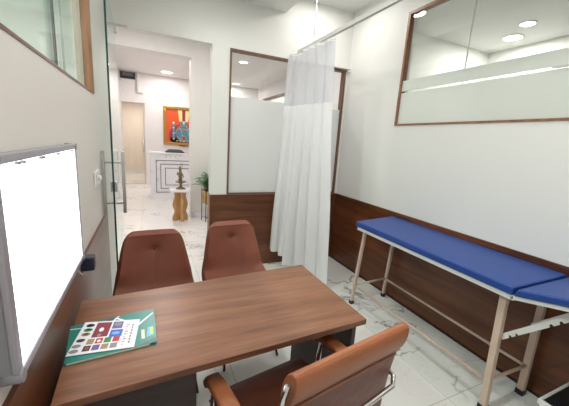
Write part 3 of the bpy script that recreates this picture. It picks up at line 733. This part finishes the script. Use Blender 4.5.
# painting
T, o0 = world_thing('painting', 'gilt-framed orange painting with a teal and magenta figure on the lobby wall', 'painting', (.90, 9.79, 1.8))
px0, px1, pz0, pz1 = .424, 1.45, 1.205, 2.33; f_ = .085
b = B()
for (xa, xb, za, zb) in ((px0, px1, pz1-f_, pz1), (px0, px1, pz0, pz0+f_), (px0, px0+f_, pz0+f_, pz1-f_), (px1-f_, px1, pz0+f_, pz1-f_)): box(b, xa, xb, 9.74, 9.799, za, zb)
obj('frame', b, 'goldframe', T, bevel=.012, off=o0)
b = B(); g0 = .03
def r2(x0, x1, z0, z1, mi, d): box(b, x0, x1, 9.765-d, 9.768-d, z0, z1, mi)
def el(cx_, cz_, rx, rz, mi, d, a0=0, a1=2*PI):
    n = 20; pts = [(cx_+rx*math.cos(a0+(a1-a0)*k/n), cz_+rz*math.sin(a0+(a1-a0)*k/n)) for k in range(n)]
    v0 = [b.verts.new((x, 9.768-d, z)) for x, z in pts]; v1 = [b.verts.new((x, 9.765-d, z)) for x, z in pts]
    fs = [b.faces.new(v0), b.faces.new(v1[::-1])]
    for i in range(n): fs.append(b.faces.new((v0[i], v0[(i+1) % n], v1[(i+1) % n], v1[i])))
    for q in fs: q.material_index = mi
box(b, px0+f_, px1-f_, 9.768, 9.790, pz0+f_, pz1-f_, 0)
cx_ = 1.00
el(cx_, 1.50, .42, .33, 1, .002); r2(px0+.18, px1-.18, pz0+f_+.005, 1.42, 1, .002)
for sx in (-1, 1):
    n0 = [(cx_+sx*.04, 1.90), (cx_+sx*.13, 1.92), (cx_+sx*.17, 2.235), (cx_+sx*.05, 2.235)]
    v0 = [b.verts.new((x, 9.762, z)) for x, z in n0]; v1 = [b.verts.new((x, 9.759, z)) for x, z in n0]
    fs = [b.faces.new(v0), b.faces.new(v1[::-1])]+[b.faces.new((v0[i], v0[(i+1) % 4], v1[(i+1) % 4], v1[i])) for i in range(4)]
    for q in fs: q.material_index = 2
r2(cx_-.035, cx_+.035, 1.90, 2.235, 1, .007)
el(cx_, 1.82, .10, .11, 3, .010); el(cx_, 1.88, .035, .05, 4, .013); el(cx_, 1.79, .09, .02, 5, .014)
el(cx_, 1.54, .22, .24, 3, .008); el(cx_, 1.42, .08, .09, 5, .012); el(cx_, 1.42, .045, .05, 1, .015); el(cx_, 1.68, .16, .035, 5, .012)
for row in range(6):
    for k in range(11 - abs(row-2)):
        wdt = .19-.018*abs(row-2); xx = cx_-wdt+2*wdt*k/(10-abs(row-2))
        if math.hypot(xx-cx_, 1.42-(1.40+.058*row)) > .09: el(xx, 1.40+.058*row+.008*(k % 2), .011, .013, (5, 4, 1, 5, 3)[(k+row) % 5], .0125)
for k in range(22): a_ = PI*k/21; el(cx_+.235*math.cos(a_), 1.54+.25*math.sin(a_), .013, .013, 5 if k % 2 else 2, .013)
for k in range(9): el(cx_-.2+.05*k, 1.335+.02*(k % 2), .018, .018, 5 if k % 2 else 2, .013)
for sx in (-1, 1):
    r2(cx_+sx*.29-.03, cx_+sx*.29+.03, 1.35, 1.80, 3, .010); el(cx_+sx*.29, 1.86, .055, .06, 5, .010); el(cx_+sx*.29, 1.86, .03, .033, 2, .014)
    for k in range(5): el(cx_+sx*.29, 1.40+.08*k, .02, .02, 5 if k % 2 else 4, .014)
obj('canvas', b, ['orange', 'mag', 'yel', 'aqua', 'cream', 'ptan'], T, off=o0)

# dark recess unit and white duct on the far wall
T, o0 = world_thing('wall_vent', 'dark rectangular vent high on the lobby wall above the glass door', 'vent', (-.47, 9.8, 2.95))
b = B(); box(b, -.655, -.285, 9.775, 9.799, 2.945, 3.12); obj('frame', b, 'darkvoid', T, bevel=.006, off=o0)
b = B(); 
for k in range(4): box(b, -.60, -.33, 9.765, 9.775, 3.02+.022*k, 3.032+.022*k)
obj('louvre', b, 'pgry', T, off=o0)
T, o0 = world_thing('conduit', 'white L-shaped boxed conduit on the lobby wall beside the dark vent', 'conduit', (-.2, 9.8, 2.6))
b = B(); box(b, -.235, -.175, 9.74, 9.799, 2.61, 3.14); box(b, -.175, -.09, 9.74, 9.799, 2.61, 2.66); obj('duct', b, 'white', T, off=o0)

# stool with statue
SX, SY = .535, 5.42
T = thing('side_stool', 'carved light wood stool with a white marble top before the column', 'stool', (.50, 5.50, 0))
b = B(); box(b, -.175, .165, -.13, .13, .530, .575); obj('top', b, 'marble', T, bevel=.004)
sil = [(-.130, 0), (-.135, .06), (-.100, .17), (-.132, .27), (-.130, .33), (-.098, .43), (-.105, .53)]
def board(name, rot):
    b = B(); L_ = [(x, z) for x, z in sil]; R_ = [(-x, z) for x, z in sil][::-1]
    poly = L_ + R_ + [(.055, 0), (.045, .08), (.0, .17), (-.045, .08), (-.055, 0)]
    # build as two halves to keep faces simple
    for s in (-1, 1):
        hp = [(s*abs(x), z) for x, z in sil] + [(0, .53), (0, .17), (s*.03, .10), (s*.055, 0)]
        v0 = [b.verts.new((x, -.018, z)) for x, z in hp]; v1 = [b.verts.new((x, .018, z)) for x, z in hp]
        b.faces.new(v0); b.faces.new(v1[::-1])
        for i in range(len(hp)): b.faces.new((v0[i], v0[(i+1) % len(hp)], v1[(i+1) % len(hp)], v1[i]))
    for v in b.verts: v.co = Matrix.Rotation(rot, 3, 'Z') @ v.co
    obj(name, b, 'oak', T)
board('leg_board', math.radians(12)); board('leg_board', math.radians(102))
T = thing('figurine_lamp', 'small bronze figurine standing in a footed dish on the marble-topped stool', 'figurine', (.51, 5.50, .575))
b = B(); lathe(b, [(.085, 0), (.08, .012), (.03, .035), (.016, .07), (.03, .10), (.085, .118), (.095, .135), (.088, .138), (.03, .125)], n=28); obj('dish', b, 'bronze', T)
b = B(); lathe(b, [(.030, .125), (.035, .15), (.028, .20), (.036, .24), (.030, .29), (.018, .305), (.024, .33), (.026, .355), (.014, .385), (.004, .40)], n=18)
tube(b, [(.03, 0, .27), (.055, -.01, .22), (.03, -.03, .19)], [.010, .009, .007], 8); tube(b, [(-.03, 0, .27), (-.055, -.01, .25), (-.045, -.03, .30)], [.010, .009, .007], 8)
for v in b.verts: v.co.x -= .008
obj('figure', b, 'bronze', T)
# plant stand + potted plant
PXc, PYc = .975, 5.38
T = thing('plant_stand', 'thin black metal stand holding the gold plant pot', 'plant stand', (PXc, PYc, 0))
for k in range(4):
    a = PI/4+PI/2*k+.25; c, s_ = math.cos(a)*.125, math.sin(a)*.125
    b = B(); tube(b, [(c, s_, 0), (c, s_, .60)], .007, 8); obj('leg', b, 'blackmetal', T)
for a, dz in ((PI/4+.25, 0), (3*PI/4+.25, .0015)):
    for z in (.06, .325):
        c, s_ = math.cos(a)*.125, math.sin(a)*.125; b = B(); tube(b, [(c, s_, z-dz), (-c, -s_, z-dz)], .005, 6); obj('cross_brace', b, 'blackmetal', T)
T = thing('potted_fern', 'leafy green fern in a cylindrical gold pot beside the doorway', 'plant', (PXc, PYc, .335))
b = B(); lathe(b, [(.098, 0), (.108, .01), (.112, .24), (.106, .24), (.10, .215)], n=32); obj('pot', b, 'gold', T)
b = B(); lathe(b, [(.095, .205), (.095, .218)], n=20); obj('soil', b, 'soil', T)
b = B(); rnd = random.Random(5)
for k in range(90):
    a = rnd.uniform(0, 2*PI); reach = rnd.uniform(.09, .31); h = rnd.uniform(.12, .31)
    pts = []
    for j in range(9):
        t = j/8; r_ = reach*t; z = .215 + h*math.sin(t*PI*rnd.uniform(.60, .64)) ; pts.append(Vector((math.cos(a)*r_, math.sin(a)*r_, z)))
    if rnd.random() < .35: pts = [Vector((p.x*.5, p.y*.5, .215+(p.z-.215)*1.15)) for p in pts]
    tube(b, pts, .002, 4)
    dr = Vector((math.cos(a), math.sin(a), 0)); sd = Vector((-math.sin(a), math.cos(a), 0))
    for j in range(2, 9):
        for s_ in (-1, 1):
            L_ = .055*(1.15-j/10); q = pts[j]; tip = q + sd*s_*L_ + dr*L_*.55 + Vector((0, 0, rnd.uniform(-.012, .012)))
            mid = (q+tip)/2; wv = (dr*.9-sd*s_*.4).normalized()*.015
            b.faces.new([b.verts.new(x) for x in (q, mid+wv, tip, mid-wv)])
obj('foliage', b, 'leaf', T)

# ------------------------------------------------------------------ world + camera
wd = bpy.data.worlds.new('World'); S.world = wd; wd.use_nodes = True
wd.node_tree.nodes['Background'].inputs[0].default_value = (.8, .85, .9, 1); wd.node_tree.nodes['Background'].inputs[1].default_value = .2

yaw, pitch, roll, f = .435543334, .200647303, .0664814666, 296.896
fw = Vector((math.sin(yaw)*math.cos(pitch), math.cos(yaw)*math.cos(pitch), -math.sin(pitch)))
rt = Vector((math.cos(yaw), -math.sin(yaw), 0)); up = rt.cross(fw)
r2_ = rt*math.cos(roll)+up*math.sin(roll); u2_ = -rt*math.sin(roll)+up*math.cos(roll)
cd = bpy.data.cameras.new('camera'); co = bpy.data.objects.new('camera', cd); COL.objects.link(co)
m = Matrix((r2_, u2_, -fw)).transposed().to_4x4(); m.translation = Vector((0, 0, 1.5)); co.matrix_world = m
cd.sensor_fit = 'HORIZONTAL'; cd.sensor_width = 36; cd.lens = f*36/569; cd.clip_start = .02
S.camera = co
S.view_settings.view_transform = 'Standard'; S.view_settings.look = 'None'; S.view_settings.gamma = 1; S.view_settings.use_curve_mapping = False
S.view_settings.exposure = 0.17
